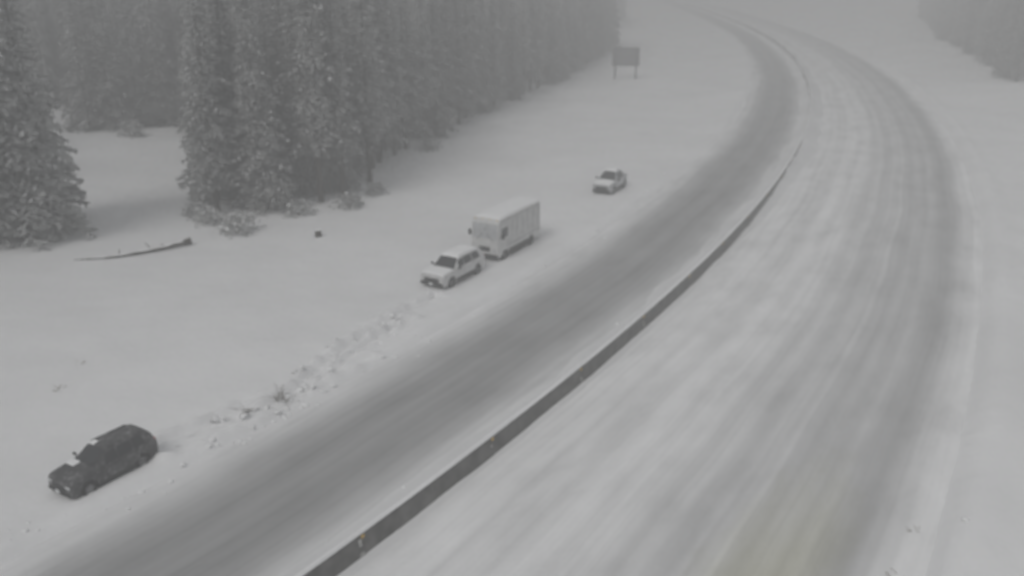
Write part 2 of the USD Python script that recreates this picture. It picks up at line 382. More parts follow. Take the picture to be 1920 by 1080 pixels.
# snow lying on the barrier top
ss = np.arange(8.0, 255, 0.35); v = []; cols = 9
for i, q in enumerate(ss):
    cap = 0.05 + 0.09 * meshkit.noise(np.array([q / 2.2, 0.3, 0.0]), 5)
    for j in range(cols):
        t = j / (cols - 1) * 2 - 1
        x, y, h = at(q, t * 0.115)
        v.append((x, y, 0.825 + cap * (1 - t ** 4) + 0.01 * rnd.random()))
part('snow_cap', (np.array(v), grid_faces(len(ss), cols)[:, ::-1]), snow_car, bar, 180)
# plowed snow lying along the barrier's feet
def berm(name, sgn, width, height, label, seed):
    ss = np.concatenate([np.arange(0, 110, 0.4), np.arange(110, 520, 1.5)]); t = np.linspace(0, 1, 12)
    S, T = np.meshgrid(ss, t, indexing='ij')
    r = meshkit.fbm(np.stack([S / 2.5, T * 2, 0 * S], -1), 3, seed)
    width = width + (1.3 * sstep(70, 135, S) if sgn > 0 else 0)
    D = sgn * (0.06 + T * width * (0.8 + 0.4 * meshkit.noise(np.stack([S / 4, 0 * S, 0 * S], -1), seed + 3)))
    height = height + (0.95 * sstep(75, 135, S) if sgn > 0 else 0)
    Z = height * (0.55 + 0.9 * r) * (1 - T) ** 1.3 + 0.05 * (r - 0.5) * (1 - T) - 0.03 * T
    x, y, h = at(S, D)
    f = grid_faces(len(ss), len(t))
    m = usdkit.mesh(stage, '/World/' + name, (np.stack([x, y, Z], -1).reshape(-1, 3), f[:, ::-1] if sgn > 0 else f), dirty_snow, 180)
    data(m, label, 'snow bank', None, 'structure')
berm('snow_bank', -1, 1.5, 0.55, 'low plowed snow bank along the far side of the median barrier', 21)
berm('snow_bank_001', 1, 0.7, 0.12, 'thin strip of plowed snow along the near foot of the median barrier', 41)

# broken lumps of plowed snow along the road edges
rng = np.random.default_rng(11)
lump_v = []
def lumps():
    ms = []
    base = trimesh.creation.icosphere(subdivisions=1)
    for i in range(230):
        side = rng.random()
        s = rng.uniform(14, 120) if rng.random() < .7 else rng.uniform(14, 60)
        d = -10.4 + rng.normal(0, 0.7) if side < 0.8 else (18.2 + rng.normal(0, 0.6) if side < .86 else -0.9 + rng.normal(0, .25))
        x, y, h = at(s, d); r = 0.03 + 0.11 * rng.random() ** 3
        m = base.copy(); m.vertices = m.vertices * (1 + 0.45 * (rng.random((len(m.vertices), 1)) - .5)) * r * np.array([rng.uniform(.8, 1.5), 1, .7])
        m.apply_translation((float(x), float(y), max(gz(float(x), float(y)), 0.0 if -11 < d < 18 else -9) + r * .25))
        ms.append(m)
    rp = _rut_pts()
    for i in range(170):
        p = rp[rng.integers(0, 270)] + rng.normal(0, .45, 2); r = 0.05 + 0.17 * rng.random() ** 2
        if lateral(np.array([p[0]]), np.array([p[1]]))[0][0] > -9.8: continue
        m = trimesh.convex.convex_hull(rng.normal(0, 1, (9, 3)) * np.array([1.1, 1, .7]) * r * .75)
        m.apply_translation((p[0], p[1], gz(p[0], p[1]) + r * .3)); ms.append(m)
    return cat_(ms)
lm = usdkit.mesh(stage, '/World/snow_lumps', lumps(), snow_car, 180)
data(lm, 'small broken lumps of plowed snow along the road edges', 'snow lumps', None, 'stuff')

# ------------------------------------------------------------------ vehicles
class Loft:
    """A vehicle shell: stations (x, z_bottom, w_bottom, z_belt, w_belt, z_top, w_top) from front to rear; u runs along it, v round the ring."""
    def __init__(self, st, round_top=0.09, crown=0.03):
        self.st = np.array(st, float); self.n = len(st)
        self.fn = PchipInterpolator(np.arange(self.n), self.st); self.rt = round_top; self.crown = crown
    def half(self, u):
        x, zb, wb, zl, wl, zt, wt = self.fn(u)
        r = min(self.rt, max(zt - zl, 0.02) * 0.6)
        return np.array([(0, zb), (.8 * wb, zb), (wb, zb + .06), (max(wb, wl) + .012, zb + .45 * (zl - zb)), (wl, zl - .07 * min(1, (zl - zb) / .3)), (wl - .025, zl),
                         (wl - .025 + (wt - wl + .025) * .5, zl + (zt - zl) * .5), (wt, zt - r), (wt - .35 * r, zt - .3 * r), (wt - r, zt), (.55 * (wt - r), zt + self.crown * .7), (0, zt + self.crown)]), x
    def pt(self, u, v):
        """v in [-11, 11], measured from the top centre line; its sign picks the side."""
        hp, x = self.half(u); a = 11 - abs(v); i = min(int(a), 10); t = a - i
        q = hp[i] * (1 - t) + hp[i + 1] * t
        return np.array([x, math.copysign(q[0], v), q[1]])
    def solid(self, per=5):
        us = np.linspace(0, self.n - 1, (self.n - 1) * per + 1); V = []; 
        ring = list(range(0, 12))
        for u in us:
            hp, x = self.half(u)
            V += [(x, y, z) for y, z in hp] + [(x, -y, z) for y, z in hp[-2:0:-1]]
        k = 22; f = []
        for i in range(len(us) - 1):
            for j in range(k):
                q = (j + 1) % k
                f += [(i * k + j, (i + 1) * k + j, (i + 1) * k + q), (i * k + j, (i + 1) * k + q, i * k + q)]
        V = np.array(V); c0, c1 = V[:k].mean(0), V[-k:].mean(0); n = len(V); V = np.vstack([V, c0, c1]); b = (len(us) - 1) * k
        for j in range(k):
            q = (j + 1) % k
            f += [(n, j, q), (n + 1, b + q, b + j)]
        m = trimesh.Trimesh(V, f, process=False); m.fix_normals()
        return m
    def patch(self, u0, u1, v0, v1, off=0.008, nu=10, nv=8, thick=None, seed=0, skew=(0, 0)):
        """A piece of the shell pushed out by off; thick adds a lumpy snow-like thickness that tapers at the edges."""
        P = np.zeros((nu, nv, 3)); 
        for i in range(nu):
            for j in range(nv):
                b = j / (nv - 1)
                a = i / (nu - 1)
                ua = u0 + (u1 - u0) * a; 
                ua = ua + (skew[0] * (1 - a) + skew[1] * a) * b
                P[i, j] = self.pt(ua, v0 + (v1 - v0) * b)
        du = np.gradient(P, axis=0); dv = np.gradient(P, axis=1)
        N = np.cross(du, dv); N /= np.maximum(np.linalg.norm(N, axis=2, keepdims=True), 1e-9)
        mid = P.reshape(-1, 3).mean(0); cen = np.array([mid[0] * .9, 0, .8])
        flip = (N.reshape(-1, 3).mean(0) @ (mid - cen)) < 0
        if flip: N = -N
        o = np.full((nu, nv), off)
        if thick:
            a = np.linspace(0, 1, nu)[:, None]; b = np.linspace(0, 1, nv)[None]
            e = np.minimum(1, np.minimum(np.minimum(a, 1 - a) * nu / 5.0, np.minimum(b, 1 - b) * nv / 4.0))
            e = np.sin(e * math.pi / 2); o = -0.012 + thick * e * (0.65 + 0.7 * meshkit.fbm(P * 2.2, 3, seed))
            N = N * .5 + np.array([0, 0, .6])
        f = grid_faces(nu, nv); V = (P + N * o[..., None]).reshape(-1, 3)
        tm = trimesh.Trimesh(V, f, process=False)
        if (tm.face_normals * tm.area_faces[:, None]).sum(0) @ (N.reshape(-1, 3).mean(0)) < 0: f = f[:, ::-1]
        if thick is None:      # a thin plate with edges
            V2 = (P - N * 0.01).reshape(-1, 3); n = len(V)
            idx = np.arange(nu * nv).reshape(nu, nv)
            loop = np.concatenate([idx[0, :-1], idx[:-1, -1], idx[-1, :0:-1], idx[:0:-1, 0]])
            e = []
            for q in range(len(loop)):
                a, b = loop[q], loop[(q + 1) % len(loop)]
                e += [(a, b, n + b), (a, n + b, n + a)]
            V = np.vstack([V, V2]); f = np.vstack([f, e])
        return trimesh.Trimesh(V, f, process=False)

def wheel(root, x, y, r, w):
    side = 1 if y > 0 else -1
    wx = UsdGeom.Xform.Define(stage, numbered(path_of(root), 'wheel'))
    prof = np.array([(r * .60, -w / 2), (r * .9, -w / 2), (r * .98, -w * .4), (r, -w * .25), (r, w * .25), (r * .98, w * .4), (r * .9, w / 2), (r * .60, w / 2), (r * .60, -w / 2)])
    R = trimesh.transformations.rotation_matrix(math.pi / 2, (1, 0, 0))
    t = trimesh.creation.revolve(prof, sections=28); t.apply_transform(R); t.apply_translation((x, y, r))
    part('tyre', t, rubber, wx)
    ms = [trimesh.creation.annulus(r * .52, r * .61, w * .8, sections=28), trimesh.creation.cylinder(r * .16, w * .7, sections=16)]
    for a in range(5):
        b = box(r * .5, r * .13, w * .18, (r * .32, 0, w * .22 * -side)); b.apply_transform(trimesh.transformations.rotation_matrix(a * 2 * math.pi / 5 + .3, (0, 0, 1))); ms.append(b)
    ms.append(trimesh.creation.cylinder(r * .55, w * .1, sections=24))
    m = cat_(ms); m.apply_transform(R); m.apply_translation((x, y, r))
    part('rim', m, rim_mat, wx)

def man(m):
    m = trimesh.Trimesh(m.vertices, m.faces, process=True)
    return manifold3d.Manifold(manifold3d.Mesh(np.asarray(m.vertices, np.float32), np.asarray(m.faces, np.uint32)))

def body_with_wells(loft, wheels, r, halfw):
    b = man(loft.solid())
    for x in wheels:
        for sg in (-1, 1):
            c = manifold3d.Manifold.cylinder(0.34, r * 1.16, r * 1.16, 32, True).rotate((90, 0, 0)).translate((x, sg * (halfw - .10), r * 1.02))
            b = b - c
    return b

def vehicle(name, label, cat, st, loc, heading, paint, wheels, r, W, windows, winmats, doors, snows, front, round_top=.09, sink=0.10, size=(1, 1, 1), z=None, cladding=True, skirt=None):
    """heading in degrees clockwise from +y, the way the front points."""
    zz = gz(*loc) if z is None else z
    root = thing(name, (loc[0], loc[1], zz - sink), 90 - heading, size)
    data(root, label, cat)
    L = Loft(st, round_top)
    part('body', body_with_wells(L, wheels, r, W), paint, root, 30)
    for x in wheels:
        for sg in (-1, 1): wheel(root, x, sg * (W - .13), r, .23)
    for (nm, u0, u1, v0, v1, mt, sk) in windows:
        part(nm, L.patch(u0, u1, v0, v1, .006, skew=sk), mt, root, 40)
    for (u0, u1, v0, v1) in doors:
        d = part('door', L.patch(u0, u1, v0, v1, .012, 6, 6), paint, root, 40)
        p = L.pt(u0 + (u1 - u0) * .85, v0 + .3 * np.sign(v0))
        part('handle', box(.16, .035, .03, p + np.array([0, math.copysign(.02, p[1]), 0]), .008), plastic, d)
    if cladding:
        for sg in (-1, 1):
            seg = skirt or (wheels[0] - r * 1.3, wheels[1] + r * 1.3)
            us = np.linspace(0, L.n - 1, 400); xs = L.fn(us)[:, 0]
            ua, ub = us[np.argmin(abs(xs - seg[0]))], us[np.argmin(abs(xs - seg[1]))]
            part('sill', L.patch(ua, ub, sg * 8.3, sg * 9.8, .016, 12, 5), plastic, root, 40)
    for i, (u0, u1, v0, v1, th) in enumerate(snows):
        part('snow_cover', L.patch(u0, u1, v0, v1, 0, 22, 18, th, seed=i + len(st)), snow_car, root, 180)
    front(root, L)
    return root, L

def mirrors(root, x, w, z):
    for sg in (-1, 1):
        part('mirror', cat_([box(.10, .20, .15, (x, sg * (w + .14), z), .03), box(.05, .12, .04, (x, sg * (w + .02), z - .04), .01)]), plastic, root, 30)

# --- charcoal sport utility vehicle, nearest
suv_st = [(2.30, .42, .70, .66, .72, .72, .66), (2.26, .30, .82, .80, .82, .88, .74), (2.12, .24, .88, .92, .88, .99, .78), (1.55, .22, .91, 1.00, .91, 1.06, .80), (1.02, .22, .92, 1.03, .92, 1.10, .80),
          (.62, .22, .93, 1.05, .93, 1.34, .72), (.22, .22, .93, 1.06, .93, 1.60, .66), (-.25, .22, .93, 1.07, .93, 1.69, .66), (-1.0, .22, .93, 1.09, .93, 1.70, .66), (-1.70, .24, .92, 1.11, .92, 1.66, .64),
          (-2.10, .30, .90, 1.12, .90, 1.52, .62), (-2.28, .36, .86, 1.10, .86, 1.24, .70), (-2.34, .42, .80, 1.00, .80, 1.06, .70)]
def suv_front(root, L):
    part('grille', box(.06, .90, .20, (2.30, 0, .64), .02), plastic, root)
    part('bumper', cat_([box(.16, 1.60, .20, (2.27, 0, .42), .05), box(.05, .9, .08, (2.36, 0, .40), .02)]), plastic, root)
    for sg in (-1, 1):
        part('headlight', box(.22, .36, .13, (2.20, sg * .62, .77), .04), lens, root)
        part('tail_light', box(.10, .16, .34, (-2.24, sg * .76, 1.05), .03), red_lens, root)
        part('roof_rail', tube((.1, sg * .575, 1.69), (-1.7, sg * .56, 1.675), .02, n=8), plastic, root)
    part('licence_plate', box(.02, .32, .16, (2.395, 0, .50), .004), plate_mat, root)
    for a in (-.35, .25): part('wiper', tube((1.0, a, 1.14), (.66, a + .45, 1.335), .014, n=6), plastic, root)
    mirrors(root, .70, .92, 1.16)
def car_windows(L, ws, rs, side_ranges, mt=None):
    w = [('windshield', ws[0], ws[1], -2.5, 2.5, glass_dark, (0, 0)), ('rear_window', rs[0], rs[1], -2.3, 2.3, glass_dark, (0, 0))]
    for sg in (-1, 1):
        for a, b, sk in side_ranges:
            w.append(('side_window', a, b, sg * 5.75, sg * 4.05, glass_dark, sk))
    return w
def heading_at(x, y):
    _, s = lateral(np.array([x]), np.array([y])); return math.degrees(float(np.interp(s[0], LS, LH)))
sx, sy = -17.0, 30.75
vehicle('sport_utility_vehicle', 'dark charcoal sport utility vehicle stopped in shoulder snow at lower left', 'car', suv_st, (sx, sy), heading_at(sx, sy) + 177, paint_dark, (1.42, -1.38), .37, .93,
        car_windows(None, (4.15, 6.0), (9.6, 10.9), [(5.35, 6.95, (0.35, 0)), (7.05, 8.0, (0, 0)), (8.1, 9.0, (0, -.2))]), None,
        [(u0, u1, sg * 6.1, sg * 8.1) for sg in (-1, 1) for u0, u1 in ((4.6, 6.9), (7.0, 8.35))],
        [(3.35, 4.22, -3.3, -.5, .06), (5.95, 6.7, -2.7, -.6, .03)], suv_front, size=(.87, .93, .95))

# --- white snow-covered vehicle in front of the van
wh_st = [(2.62, .50, .76, .80, .78, .86, .72), (2.58, .36, .88, .96, .90, 1.02, .80), (2.45, .30, .94, 1.06, .95, 1.12, .86), (1.85, .28, .96, 1.12, .97, 1.17, .88), (1.25, .28, .97, 1.14, .98, 1.20, .88),
         (.86, .28, .98, 1.16, .98, 1.46, .80), (.48, .28, .98, 1.17, .98, 1.74, .74), (.05, .28, .98, 1.18, .98, 1.82, .73), (-.9, .28, .98, 1.18, .98, 1.83, .73), (-1.9, .30, .98, 1.19, .98, 1.80, .72),
         (-2.40, .36, .96, 1.18, .96, 1.66, .72), (-2.58, .42, .92, 1.16, .92, 1.30, .78), (-2.64, .48, .86, 1.06, .86, 1.12, .78)]
def wh_front(root, L):
    part('grille', box(.06, 1.15, .26, (2.62, 0, .76), .02), plastic, root)
    part('bumper', box(.20, 1.78, .24, (2.60, 0, .50), .06), plastic, root)
    for sg in (-1, 1):
        part('headlight', box(.20, .34, .20, (2.50, sg * .72, .86), .04), plastic, root)
        part('tail_light', box(.10, .14, .40, (-2.54, sg * .84, 1.05), .03), red_lens, root)
    part('licence_plate', box(.02, .32, .16, (2.71, 0, .52), .004), plate_mat, root)
    mirrors(root, .90, .98, 1.28)
wx_, wy_ = -4.0, 55.2
vehicle('snow_covered_car', 'white snow-covered car with dark windshield parked directly before the tall van', 'car', wh_st, (wx_, wy_), heading_at(wx_, wy_) + 180, paint_white, (1.62, -1.55), .40, .98,
        car_windows(None, (4.15, 6.0), (9.6, 10.9), [(5.35, 6.95, (0.35, 0)), (7.05, 8.0, (0, 0)), (8.1, 9.0, (0, -.2))]), None,
        [(u0, u1, sg * 6.1, sg * 8.1) for sg in (-1, 1) for u0, u1 in ((4.6, 6.9), (7.0, 8.35))],
        [(1.7, 4.15, -3.4, 3.4, .07), (6.0, 9.4, -2.7, 2.7, .13)], wh_front)

# --- tall pale van
van_st = [(3.30, .52, 1.04, 1.20, 1.04, 1.30, .96), (3.27, .40, 1.12, 1.36, 1.12, 1.62, 1.06), (3.22, .36, 1.14, 1.40, 1.14, 2.30, 1.10), (3.12, .36, 1.15, 1.42, 1.15, 2.92, 1.12), (2.90, .36, 1.16, 1.42, 1.16, 3.14, 1.13),
          (2.2, .38, 1.17, 1.42, 1.17, 3.18, 1.14), (1.3, .38, 1.17, 1.42, 1.17, 3.19, 1.14), (-1.2, .40, 1.17, 1.42, 1.17, 3.19, 1.14), (-3.1, .42, 1.17, 1.42, 1.17, 3.18, 1.14), (-3.26, .44, 1.16, 1.42, 1.16, 3.12, 1.13), (-3.30, .50, 1.12, 1.40, 1.12, 3.02, 1.08)]
def van_front(root, L):
    for sg in (-1, 1):
        part('headlight', trimesh.creation.cylinder(.11, .06, sections=20, transform=trimesh.transformations.translation_matrix((3.31, sg * .82, .92)) @ trimesh.transformations.rotation_matrix(math.pi / 2, (0, 1, 0))), lens, root)
        part('tail_light', box(.04, .14, .34, (-3.31, sg * 1.02, 1.1), .01), red_lens, root)
        part('mirror', cat_([box(.10, .24, .42, (3.0, sg * 1.40, 2.0), .03), tube((3.05, sg * 1.1, 1.8), (3.0, sg * 1.35, 1.95), .02)]), plastic, root)
        part('side_skirt', box(3.4, .05, .34, (-.35, sg * 1.155, .40), .015), plastic, root)
    part('bumper', box(.22, 2.26, .26, (3.33, 0, .48), .05), plastic, root)
    part('grille', box(.04, .9, .30, (3.315, 0, .98), .01), plastic, root)
    part('rear_bumper', box(.2, 2.2, .2, (-3.36, 0, .50), .04), plastic, root)
    for sg in (-1, 1):
        part('rub_rail', box(5.3, .03, .10, (-.55, sg * 1.185, 1.08), .01), trim_grey, root)
        part('roof_trim', box(5.9, .04, .07, (-.15, sg * 1.165, 3.04), .01), trim_grey, root)
        for xq in (-2.9, -2.05, -1.2, -.35, .5, 1.2):
            part('panel_seam', box(.03, .014, 1.75, (xq, sg * 1.165, 2.05), .004), trim_grey, root)
        part('wiper', tube((3.29, sg * .7, 1.60), (3.25, sg * .15, 2.15), .014, n=6), plastic, root)
    for yq in (-.9, -.3, .3, .9):
        part('marker_light', box(.05, .16, .07, (2.99, yq, 3.11), .015), amber, root)
    part('windshield_post', box(.03, .05, .95, (3.21, 0, 2.05), .008), plastic, root)
vx, vy = -0.4, 61.9
vehicle('box_van', 'tall pale box-shaped van standing behind the white snow-covered car', 'van', van_st, (vx, vy), heading_at(vx, vy) + 180, paint_van, (2.25, -1.75), .40, 1.17,
        [('windshield', 1.2, 2.75, -2.6, 2.6, glass_frost, (0, 0))] + [('side_window', 4.3, 5.45, sg * 5.6, sg * 4.8, glass_dark, (0, 0)) for sg in (-1, 1)], None,
        [(4.2, 5.5, sg * 6.1, sg * 8.1) for sg in (-1, 1)], [(4.0, 8.8, -2.4, 2.4, .14)], van_front, round_top=.12)

# --- silver car, farthest of the parked row
sed_st = [(2.30, .40, .66, .58, .68, .62, .60), (2.26, .28, .80, .70, .80, .74, .70), (2.10, .22, .87, .78, .87, .82, .76), (1.5, .20, .90, .86, .90, .90, .80), (.98, .20, .91, .90, .91, .96, .80),
          (.55, .20, .91, .92, .91, 1.20, .70), (.10, .20, .91, .93, .91, 1.42, .62), (-.3, .20, .91, .94, .91, 1.47, .61), (-.9, .20, .91, .95, .91, 1.46, .60), (-1.35, .20, .91, .96, .91, 1.26, .66),
          (-1.75, .24, .90, .96, .90, 1.04, .74), (-2.2, .30, .86, .94, .86, .99, .76), (-2.32, .40, .78, .86, .78, .90, .70)]
def sed_front(root, L):
    part('grille', box(.06, 1.1, .22, (2.29, 0, .60), .02), plastic, root)
    part('bumper', box(.16, 1.60, .26, (2.27, 0, .38), .06), plastic, root)
    for sg in (-1, 1):
        part('headlight', box(.2, .34, .13, (2.18, sg * .62, .66), .04), plastic, root)
        part('tail_light', box(.10, .3, .16, (-2.26, sg * .6, .82), .03), red_lens, root)
    mirrors(root, .72, .90, 1.02)
qx, qy = 9.4, 80.0
vehicle('silver_car', 'small silver car with snow on hood and roof, farthest of the parked row', 'car', sed_st, (qx, qy), heading_at(qx, qy) + 180, paint_silver, (1.40, -1.38), .34, .91,
        car_windows(None, (4.1, 6.0), (8.2, 9.8), [(5.3, 6.9, (0.35, 0)), (7.0, 8.2, (0, -.1))]), None,
        [(u0, u1, sg * 6.1, sg * 8.1) for sg in (-1, 1) for u0, u1 in ((4.6, 6.9), (7.0, 8.2))],
        [(1.7, 4.1, -3.4, 3.4, .07), (6.0, 8.1, -2.7, 2.7, .12)], sed_front, size=(1.06, 1.06, 1.32))

# ------------------------------------------------------------------ road sign seen from behind
gx, gy = 21.5, 166.0
sg_ = thing('road_sign', (gx, gy, gz(gx, gy)), -heading_at(gx, gy) + 8)
data(sg_, 'plain grey back of a wide road sign on two posts beyond the parked row', 'road sign')
for i in range(5):
    part('sign_panel', box(1.0, .05, 3.4, (-2.02 + 1.01 * i, .12, 4.1), .01), sign_alu, sg_)
for sg in (-1, 1):
    part('post', cat_([box(.34, .03, 5.9, (sg * 1.95, -.20, 2.85)), box(.34, .03, 5.9, (sg * 1.95, .04, 2.85)), box(.03, .22, 5.9, (sg * 1.95, -.08, 2.85))]), steel, sg_)
for zq in (2.8, 4.1, 5.4): part('stringer', box(5.0, .07, .10, (0, .06, zq), .01), steel, sg_)

# ------------------------------------------------------------------ conifers
def conifer(seed, H=26.0, R=3.3, whorls=36, low=0.08, snowiness=0.30):
    r = np.random.default_rng(seed)
    ts = np.linspace(0, 1, 9)
    bend = r.normal(0, .12, 2)
    ctr = lambda t: np.array([bend[0] * t * t * 2, bend[1] * t * t * 2, H * t])
    trunk = polytube([ctr(t) for t in ts], [max(.30 * (1 - t) ** .9 * H / 26, .012) for t in ts], 8)
    V, F, SV, SF = [], [], [], []
    limbs = []
    def quad(VV, FF, a, b, c, d):
        n = len(VV); VV.extend([a, b, c, d]); FF.extend([(n, n + 1, n + 2), (n, n + 2, n + 3)])
    up = np.array([0, 0, 1.0])
    for w in range(whorls):
        t = low + (0.985 - low) * (w / (whorls - 1)) ** .92
        base = ctr(t)
        n = int(r.integers(5, 8)) if t < .9 else 4
        env = R * (1 - t) ** .78 * (0.5 + 0.5 * min(1, (t - low) / .12 + .45)) + .18
        off = r.uniform(0, 6.28)
        for b in range(n):
            az = off + b * 6.283 / n + r.normal(0, .22)
            ln = env * r.uniform(.62, 1.15)
            if r.random() < .07: ln *= .4
            dirh = np.array([math.cos(az), math.sin(az), 0]); side = np.array([-dirh[1], dirh[0], 0])
            droop = r.uniform(.25, .60) + .25 * (1 - t)
            m = max(3, int(ln / .42)); prev = base
            if t < .55 and r.random() < .5: limbs.append(tube(base, base + dirh * ln * .8 - up * droop * ln * .55, .05 * (1 - t) + .01, .012, 4))
            for q in range(m):
                f0 = (q + .25) / m
                c = base + dirh * ln * f0 + up * (ln * (.10 * f0 - droop * f0 ** 1.6))
                for sgn in (-1, 1):
                    wl = ln * (.34 * (1 - f0 ** 1.5) + .10) * r.uniform(.7, 1.3)
                    tip = c + side * sgn * wl + dirh * wl * r.uniform(.35, .8) - up * wl * r.uniform(.15, .6)
                    bw = dirh * r.uniform(.16, .30)
                    dn = -up * r.uniform(.10, .28)
                    mid = (c + tip) / 2
                    quad(V, F, c, mid + bw + dn * .4, tip, mid - bw + dn)
                    if r.random() < .5: quad(V, F, mid, mid + dn * 2.2 + bw * .5, tip + dn * 1.2, tip)
                    if r.random() < snowiness:
                        s_ = up * .045
                        quad(SV, SF, c + s_, mid + bw * .75 + s_ + dn * .3, (mid + tip) / 2 + s_, mid - bw * .6 + s_ + dn * .6)
    return cat_([trunk] + limbs), (np.array(V), np.array(F)), (np.array(SV), np.array(SF))

PROTO = []
specs = [(1, 21.5, 3.2, 34, .05, .62), (2, 20.5, 2.9, 32, .10, .55), (3, 22, 3.4, 34, .14, .52), (4, 20, 3.2, 30, .04, .66), (5, 22.5, 2.8, 36, .22, .48)]
MESHES = [conifer(*s) for s in specs]
def make_tree(vi, loc, rz, sc, label, group):
    name = 'snowy_conifer'
    if vi in [p[0] for p in PROTO]:
        src = [p[1] for p in PROTO if p[0] == vi][0]
        return copy_of(src, name, loc, rz, sc, label, group, 'tree')
    x = thing(name, loc, rz, sc)
    data(x, label, 'tree', group)
    tr, cr, sn = MESHES[vi]
    part('trunk', tr, bark, x, 40); part('crown', cr, needles, x, False); data(part('snow_load', sn, tree_snow, x, False), kind='stuff')
    PROTO.append((vi, x))
    return x

r2 = np.random.default_rng(5)
placed = []
def too_close(x, y, gap):
    return any((x - a) ** 2 + (y - b) ** 2 < gap * gap for a, b in placed)
def in_view(x, y):
    z = gz(x, y); a, b = math.cos(math.radians(PITCH)), math.sin(math.radians(PITCH))
    for h in (0, 8, 16, 24):
        zc = y * a - (z + h - 20) * b
        if abs(x / zc) < 0.60 + 3.5 / zc and abs(-(y * b + (z + h - 20) * a) / zc) < 0.3375 + 3.5 / zc: return True
    return False
def plant(x, y, label, group, smin=.92, smax=1.05, vi=None):
    if not in_view(x, y): return
    placed.append((x, y))
    k = r2.uniform(smin, smax)
    make_tree(int(r2.integers(0, len(specs))) if vi is None else vi, (x, y, gz(x, y) - .15), r2.uniform(0, 360), (k * r2.uniform(.9, 1.15), k * r2.uniform(.9, 1.15), k), label, group)

EDGE_NEAR = [(-47, 59.5), (-43, 58.5), (-39.5, 58), (-37.0, 59.5), (-35.6, 60.5)]
EDGE_CLEAR = [(-52, 105), (-43, 109), (-35.5, 109)]
EDGE_MID = [(-27.0, 77), (-25.4, 74), (-23.5, 70), (-20.6, 73), (-17.4, 75), (-15.0, 77), (-13.6, 83), (-14.0, 92), (-11.5, 101), (-8.8, 110), (-5.0, 121), (-1.2, 134), (4.5, 150), (9.0, 166), (14.5, 186), (20.0, 208), (26.0, 235)]
NEAR_T = [(-41.5, 61), (-38.2, 58.6), (-36.9, 61.8), (-35.7, 63.4), (-39.6, 64.5), (-44, 63.5), (-37.5, 67)]
NEAR_L = ['leftmost dark snow-dusted conifer of the near clump, cut by the picture edge', 'foremost dark conifer of the near clump at the left edge', 'middle dark snow-dusted conifer of the near clump at the left edge',
          'rightmost dark conifer of the near clump, bordering the snowy clearing']
def label_for(key, x, y, deep):
    if key == 'near':
        return 'dark snow-dusted conifer deeper inside the near clump at the left edge', 'conifers deeper inside the near clump'
    if key == 'clear':
        return 'grey snow-dusted conifer at the back of the small snowy clearing', 'conifers at the back of the snowy clearing'
    if key == 'mid':
        n = 'deeper' if deep else 'front-row'
        w = ('above the fallen limb' if y < 79 and not deep or deep and y < 92 else 'left of the tall van and above it' if y < 118 else 'between the silver car and the road sign' if y < 172 else 'receding behind the road sign')
        return f'grey snow-dusted {n} conifer of the dense forest {w}', f'{n} conifers {w}'
    w = 'nearest the right picture edge' if y < 205 else 'halfway along the far bend' if y < 265 else 'fading into haze at the top'
    return f'pale hazy conifer right of the far bend, {w}', f'right-hand conifers {w}'
def fill(edge, back, depth, n, gap, key, first=3.4):
    e = np.array(edge, float)
    seglen = np.linalg.norm(np.diff(e, axis=0), axis=1); cum = np.concatenate([[0], np.cumsum(seglen)])
    on = lambda q: np.array([np.interp(q, cum, e[:, 0]), np.interp(q, cum, e[:, 1])])
    q = .5
    while q < cum[-1]:
        p = on(q) + r2.normal(0, .5, 2) + np.array(back) * r2.uniform(0, 1.5)
        if not too_close(*p, 2.2): plant(float(p[0]), float(p[1]), *label_for(key, p[0], p[1], False))
        q += first * r2.uniform(.75, 1.3)
    tries = 0
    while n > 0 and tries < 4000:
        tries += 1
        p = on(r2.uniform(0, cum[-1])) + np.array(back) * (2 + depth * r2.random() ** 1.3) + r2.normal(0, 1, 2)
        if too_close(*p, gap): continue
        plant(float(p[0]), float(p[1]), *label_for(key, p[0], p[1], True)); n -= 1
for i, (x, y) in enumerate(NEAR_T):
    plant(x, y, *((NEAR_L[i], None) if i < 4 else label_for('near', x, y, True)))
fill(EDGE_CLEAR, (-.4, .92), 14, 8, 3.0, 'clear', 3.2)
fill(EDGE_MID[:8], (-.28, .96), 14, 26, 2.9, 'mid', 3.0)
fill(EDGE_MID[7:], (-.45, .89), 14, 44, 3.0, 'mid', 3.3)
EDGE_R = [(90, 158), (97, 173), (104, 195), (112, 220), (124, 254), (146, 310), (174, 380)]
fill(EDGE_R, (.9, .35), 34, 70, 3.6, 'right', 4.4)

